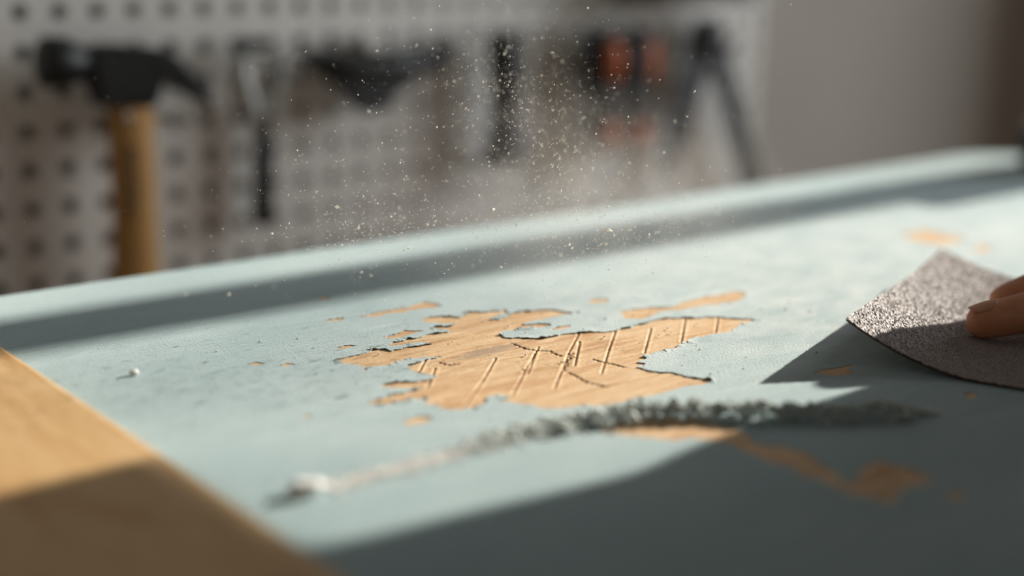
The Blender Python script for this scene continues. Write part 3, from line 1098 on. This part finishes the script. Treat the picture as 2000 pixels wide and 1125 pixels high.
def hammer():
    e = empty('claw_hammer', PW(255, 560, .03))
    tag(e, 'claw hammer with black head and honey wooden handle at the left of the pegboard', 'hammer')
    off = .030
    c = lambda x, y, q=off: PW(x, y, q)
    bm = bmesh.new()
    # striking face and neck, turned along the wall
    a, b = c(80, 121), c(196, 124)
    ax = b - a
    prof = [(0, .0135), (.03, .0155), (.10, .0160), (.42, .0160), (.52, .0135), (.70, .0112), (1.0, .0118), (1.15, .0120)]
    tube(bm, [a + ax * t for t, _ in prof], [r for _, r in prof], 24)
    hb = bmo('head', bm, M['iron'], None, True); keep(hb, e)
    bm = bmesh.new()
    cheek = [c(x, y, off + .0125) for x, y in ((185, 95), (230, 88), (300, 92), (335, 105), (330, 140), (312, 200), (300, 212), (205, 212), (200, 190), (188, 158))]
    extrude_poly(bm, cheek, Vector((0, .025, 0)), .004)
    k = bmo('cheek', bm, M['iron'], None, False); keep(k, e)
    for sgn in (-1, 1):
        bm = bmesh.new()
        top = [(300, 92), (330, 98), (360, 120), (390, 150), (412, 185), (424, 205)]
        bot = [(415, 210), (385, 194), (350, 175), (325, 158), (300, 150)]
        oo = off + sgn * .0075
        pts = [c(x, y, oo + .0055) for x, y in top + bot]
        extrude_poly(bm, pts, Vector((0, .011, 0)), .002)
        keep(bmo('claw', bm, M['iron'], None, False), e)
    bm = bmesh.new()
    pts = [c(254, 110), c(254, 205), c(257, 280), c(262, 360), c(265, 440), c(266, 520), c(267, 640), c(268, 780), c(268, 830)]
    rd = [.0135, .0155, .0150, .0148, .0150, .0158, .0170, .0175, .0155]
    tube(bm, pts, rd, 24, .72, Vector((0, 1, 0)))
    keep(bmo('handle', bm, M['handle'], None, True), e)
    # faded stamp on the handle
    st = plain('stamp_ink', (.16, .085, .03), .6)
    for (y0, y1, x0, x1) in ((288, 322, 247, 268), (330, 352, 250, 268), (360, 392, 249, 270), (398, 424, 252, 268)):
        q = [PW(x, y, off + .0121) for x, y in ((x0, y0), (x1, y0), (x1 + 1, y1), (x0 + 1, y1))]
        bm = bmesh.new(); extrude_poly(bm, q, Vector((0, .002, 0)))
        keep(bmo('stamp', bm, st), e)
    hook(e, 200, 232, .04); hook(e, 318, 228, .04)


hammer()


def vtool():
    off = .016
    e = empty('wire_stripper', PW(515, 445, off))
    tag(e, 'slim grey metal tool with V shaped frame and dark handle right of the hammer', 'hand tool')
    for pts in (((470, 92), (478, 160), (494, 215), (508, 268)), ((556, 100), (545, 165), (532, 220), (520, 268))):
        bm = bmesh.new()
        tube(bm, [PW(x, y, off) for x, y in pts], [.0056, .0060, .0056, .0048], 10, .5, Vector((0, 1, 0)))
        keep(bmo('blade_arm', bm, M['steel'], None, True), e)
    bm = bmesh.new()
    extrude_poly(bm, [PW(x, y, off + .004) for x, y in ((456, 80), (500, 74), (540, 78), (538, 94), (490, 98), (462, 106))], Vector((0, .008, 0)), .0015)
    keep(bmo('top_bar', bm, M['dsteel']), e)
    bm = bmesh.new()
    tube(bm, [PW(x, y, off) for x, y in ((514, 258), (515, 300), (514, 360), (514, 415), (513, 438))], [.0055, .0072, .0070, .0080, .0074], 16, .8, Vector((0, 1, 0)))
    keep(bmo('grip', bm, M['blackpl'], None, True), e)
    hook(e, 500, 110, .03)


vtool()


def wedge():
    off = .022
    e = empty('float_trowel', PW(725, 215, off))
    tag(e, 'black triangular tool with a point hanging down in the middle of the pegboard', 'hand tool')
    bm = bmesh.new()
    o2 = smooth_closed([(592, 112), (640, 98), (700, 104), (770, 102), (830, 92), (890, 84), (884, 116), (828, 150), (778, 184), (738, 220), (708, 216), (682, 184), (640, 150)], 4)
    extrude_poly(bm, [PW(p.x, p.y, off + .006) for p in (Vector((v[0], v[1])) for v in o2)], Vector((0, .012, 0)), .002)
    keep(bmo('blade', bm, M['blackpl'], None, False), e)
    bm = bmesh.new()
    tube(bm, [PW(x, y, off + .012) for x, y in ((640, 124), (700, 132), (770, 130), (845, 112))], [.004, .0062, .0062, .004], 12)
    keep(bmo('grip', bm, M['dsteel'], None, True), e)
    bm = bmesh.new()
    tube(bm, [PW(712, 84, .0), PW(712, 84, .012), PW(712, 84, .03)], [.0050, .0050, .0042], 16)
    keep(bmo('hanging_peg', bm, M['white'], None, True), e)
    hook(e, 712, 100, .04)


wedge()


def blackgrip():
    off = .026
    e = empty('scraper_handle', PW(985, 322, off))
    tag(e, 'black waisted handle hanging upright between the triangular tool and the pliers', 'hand tool')
    bm = bmesh.new()
    pr = [(64, 56), (72, 62), (110, 66), (150, 64), (190, 54), (225, 52), (260, 60), (295, 76), (312, 82), (322, 78)]
    xs = [988, 988, 990, 991, 990, 988, 986, 985, 985, 985]
    pts = [PW(x, y, off) for x, (y, _) in zip(xs, pr)]
    k = (PW(1000, 200, off) - PW(999, 200, off)).length
    tube(bm, pts, [w_ * .5 * k for _, w_ in pr], 20, .62, Vector((0, 1, 0)))
    keep(bmo('grip', bm, M['blackpl'], None, True), e)
    for y in (120, 200, 270):
        bm = bmesh.new()
        q = PW(988, y, off)
        tube(bm, [q + Vector((0, -.013, 0)), q + Vector((0, .013, 0))], [.003, .003], 12)
        keep(bmo('rivet', bm, M['dsteel'], None, True), e)
    hook(e, 990, 80, .03)


blackgrip()


def pliers():
    off = .024
    e = empty('pliers', PW(1215, 305, off))
    tag(e, 'pliers with black and orange grips hung handles up beside the black grip', 'pliers')
    k = (PW(1220, 200, off) - PW(1219, 200, off)).length
    for s, xs in ((0, ((1172, 64), (1174, 110), (1178, 160), (1188, 205), (1206, 245))), (1, ((1246, 62), (1246, 110), (1243, 160), (1234, 205), (1215, 245)))):
        bm = bmesh.new()
        tube(bm, [PW(x, y, off + .004 * s) for x, y in xs], [26 * k, 34 * k, 35 * k, 30 * k, 24 * k], 16, .5, Vector((0, 1, 0)))
        h = bmo('handle', bm, M['blackpl'], None, True); keep(h, e)
        bm = bmesh.new()
        xx = 1198 if s == 0 else 1268
        tube(bm, [PW(xx - 2, 78, off + .007), PW(xx, 90, off + .009), PW(xx, 120, off + .009), PW(xx - 2, 150, off + .009), PW(xx - 5, 165, off + .007)], [7 * k, 15 * k, 17 * k, 14 * k, 6 * k], 14, .8, Vector((0, 1, 0)))
        g = bmo('grip_inset', bm, M['orange'], None, True); keep(g, e)
        bm = bmesh.new()
        xx = 1192 if s == 0 else 1250
        tube(bm, [PW(xx, 240, off + .009), PW(xx, 252, off + .009), PW(xx, 275, off + .009), PW(xx + 2, 290, off + .009)], [8 * k, 18 * k, 18 * k, 9 * k], 14, .6, Vector((0, 1, 0)))
        keep(bmo('grip_end', bm, M['orange'], None, True), e)
    bm = bmesh.new()
    extrude_poly(bm, [PW(x, y, off + .006) for x, y in ((1172, 225), (1250, 222), (1262, 250), (1262, 285), (1245, 306), (1185, 308), (1166, 285), (1164, 250))], Vector((0, .013, 0)), .003)
    keep(bmo('joint', bm, M['blackpl']), e)
    bm = bmesh.new()
    extrude_poly(bm, [PW(x, y, off + .005) for x, y in ((1150, 56), (1200, 58), (1230, 74), (1262, 54), (1278, 62), (1262, 84), (1226, 96), (1190, 88), (1158, 80))], Vector((0, .010, 0)), .002)
    keep(bmo('guard', bm, M['blackpl']), e)
    hook(e, 1215, 215, .035)


pliers()


def dividers():
    off = .020
    e = empty('folding_dividers', PW(1390, 350, off))
    tag(e, 'dark grey hinged tool hung open like an upside down V near the pegboard edge', 'hand tool')
    for pts, dz in ((((1352, 62), (1396, 62), (1382, 150), (1352, 240), (1316, 352), (1288, 346), (1316, 230), (1344, 140)), 0), (((1366, 52), (1412, 52), (1432, 130), (1455, 225), (1494, 368), (1452, 372), (1424, 235), (1398, 140)), .006)):
        bm = bmesh.new()
        extrude_poly(bm, [PW(x, y, off + dz) for x, y in pts], Vector((0, .005, 0)), .001)
        keep(bmo('arm', bm, M['dsteel']), e)
    bm = bmesh.new()
    q = PW(1384, 62, off)
    tube(bm, [q + Vector((0, -.010, 0)), q + Vector((0, -.009, 0)), q + Vector((0, .008, 0))], [.010, .0125, .0125], 24)
    keep(bmo('hinge', bm, M['dsteel'], None, True), e)
    hook(e, 1384, 84, .035)


dividers()

# dark tray whose underside just enters at the top
e = empty('tool_tray', PW(1375, 6, .03))
tag(e, 'dark brown tray at the very top right whose underside just shows', 'tray')
q0, q1 = PW(1285, 8, .055), PW(1472, 4, .055)
keep(box('tray_base', q0.x, q1.x, WALL - .058, WALL - .001, q1.z, q1.z + .006, M['brown'], bevel=.001), e)
keep(box('tray_lip', q0.x, q1.x, WALL - .060, WALL - .056, q1.z, q1.z + .028, M['brown'], bevel=.001), e)
for xx in (q0.x, q1.x - .004):
    keep(box('tray_side', xx, xx + .004, WALL - .056, WALL - .001, q1.z + .006, q1.z + .028, M['brown']), e)

# ------------------------------------------------------------------ clamp at the far right corner of the board
def clamp():
    c = Vector((.932, .540, 0))
    e = empty('bar_clamp', (c.x, c.y, 0))
    tag(e, 'black clamp head with dusty pink cap on the right end of the board', 'clamp')
    bm = bmesh.new()
    prof = [(.0003, .020), (.004, .022), (.010, .020), (.016, .024), (.022, .026), (.026, .024), (.028, .020)]
    tube(bm, [c + Vector((0, 0, z)) for z, _ in prof], [r for _, r in prof], 28)
    keep(bmo('jaw_pad', bm, M['blackpl'], None, True), e)
    bm = bmesh.new()
    prof = [(.027, .020), (.031, .022), (.035, .019), (.037, .008)]
    tube(bm, [c + Vector((0, 0, z)) for z, _ in prof], [r for _, r in prof], 28)
    keep(bmo('cap', bm, M['pink'], None, True), e)
    keep(box('jaw_arm', c.x - .010, c.x + .078, c.y - .013, c.y + .013, .012, .026, M['blackpl'], bevel=.003), e)
    keep(box('bar', c.x + .058, c.x + .070, c.y - .016, c.y + .016, -.20, .10, M['dsteel'], bevel=.001), e)  # upper end made tall, out of view, to lengthen the clamp's shadow
    keep(box('shadow_block', c.x + .028, c.x + .068, c.y - .045, c.y + .030, .026, .084, M['blackpl'], bevel=.006), e)  # unseen block added to widen the clamp's shadow across the board
    keep(box('lower_jaw', c.x - .025, c.x + .078, c.y - .012, c.y + .012, -.094, -.0625, M['blackpl'], bevel=.003), e)


clamp()

# ------------------------------------------------------------------ dust in the air
def dust():
    blobs = [  # photograph point, depth, spread (m), share
        (1085, 300, .60, (.012, .03, .016), 16), (985, 170, .60, (.014, .03, .012), 9), (1160, 410, .60, (.022, .035, .010), 18), (1010, 420, .58, (.030, .03, .010), 9),
        (740, 450, .57, (.016, .03, .008), 9), (700, 370, .57, (.030, .03, .020), 8), (1290, 360, .62, (.022, .035, .016), 7), (1300, 480, .58, (.040, .03, .006), 7), (1060, 120, .60, (.035, .04, .020), 6),
        (900, 300, .58, (.040, .04, .030), 9), (1400, 420, .60, (.04, .03, .012), 3), (1100, 300, .60, (.09, .06, .05), 5), (560, 300, .58, (.05, .05, .04), 1.5)]
    tot = sum(b[4] for b in blobs)
    N = 23000
    Cs, Ss = [], []
    for px, py, dp, sg, wt in blobs:
        n = int(N * wt / tot)
        c = np.array(PD(px, py, dp))
        r = rng.normal(size=(n, 3)) * np.array(sg)
        pos = c + r[:, :1] * np.array(R0) + r[:, 1:2] * np.array((math.cos(YAW), math.sin(YAW), 0)) + r[:, 2:] * np.array((0, 0, 1))
        Cs.append(pos)
    C = np.concatenate(Cs)
    C = C[(C[:, 2] > .004) & (C[:, 1] > .39) & (C[:, 1] < .86)]
    n = len(C)
    s = rng.gamma(1.2, .00008, n).clip(.00005, .0006)
    S = s[:, None] * rng.uniform(.7, 1.3, (n, 3))
    lg = rng.random(n) < .02
    S[lg] *= np.array((3.5, 1.1, 1.1))
    o = grains('airborne_dust', C, S, M['air'])
    tag(o, 'sunlit sanding dust specks floating above the board in front of the tools', 'dust', kind='stuff')


dust()


def haze():
    m = bpy.data.materials.new('dust_haze')
    m.use_nodes = True
    nt = m.node_tree
    nt.nodes.clear()
    out = nd(nt, 'ShaderNodeOutputMaterial')
    vs = nd(nt, 'ShaderNodeVolumeScatter')
    vs.inputs['Color'].default_value = (.93, .88, .82, 1)
    vs.inputs['Anisotropy'].default_value = .35
    tc = nd(nt, 'ShaderNodeTexCoord')
    ln = nd(nt, 'ShaderNodeVectorMath', operation='LENGTH')
    nt.links.new(tc.outputs['Object'], ln.inputs[0])
    fall = ramp(nt, ln.outputs['Value'], [(.1, (1, 1, 1)), (.95, (0, 0, 0))])
    mp = nd(nt, 'ShaderNodeMapping')
    mp.inputs['Scale'].default_value = (1.6, 1.2, 1.1)
    nt.links.new(tc.outputs['Object'], mp.inputs[0])
    nz = noise_tex(nt, mp.outputs[0], 1.8, 5, .6, 1.2)
    wisps = ramp(nt, nz, [(.38, (0, 0, 0)), (.68, (1, 1, 1))])
    a = nd(nt, 'ShaderNodeMath', operation='MULTIPLY')
    nt.links.new(fall, a.inputs[0]); nt.links.new(wisps, a.inputs[1])
    b = nd(nt, 'ShaderNodeMath', operation='MULTIPLY')
    nt.links.new(a.outputs[0], b.inputs[0]); b.inputs[1].default_value = 5.5
    nt.links.new(b.outputs[0], vs.inputs['Density'])
    nt.links.new(vs.outputs[0], out.inputs['Volume'])
    bm = bmesh.new()
    bmesh.ops.create_icosphere(bm, subdivisions=4, radius=1)
    o = bmo('dust_haze', bm, m)
    o.location = PD(1070, 395, .66)
    o.scale = (.13, .11, .066)
    o.rotation_euler = (0, 0, YAW - math.pi / 2)
    tag(o, 'thin warm veil of sanding dust drifting above the board', 'dust', kind='stuff')


haze()
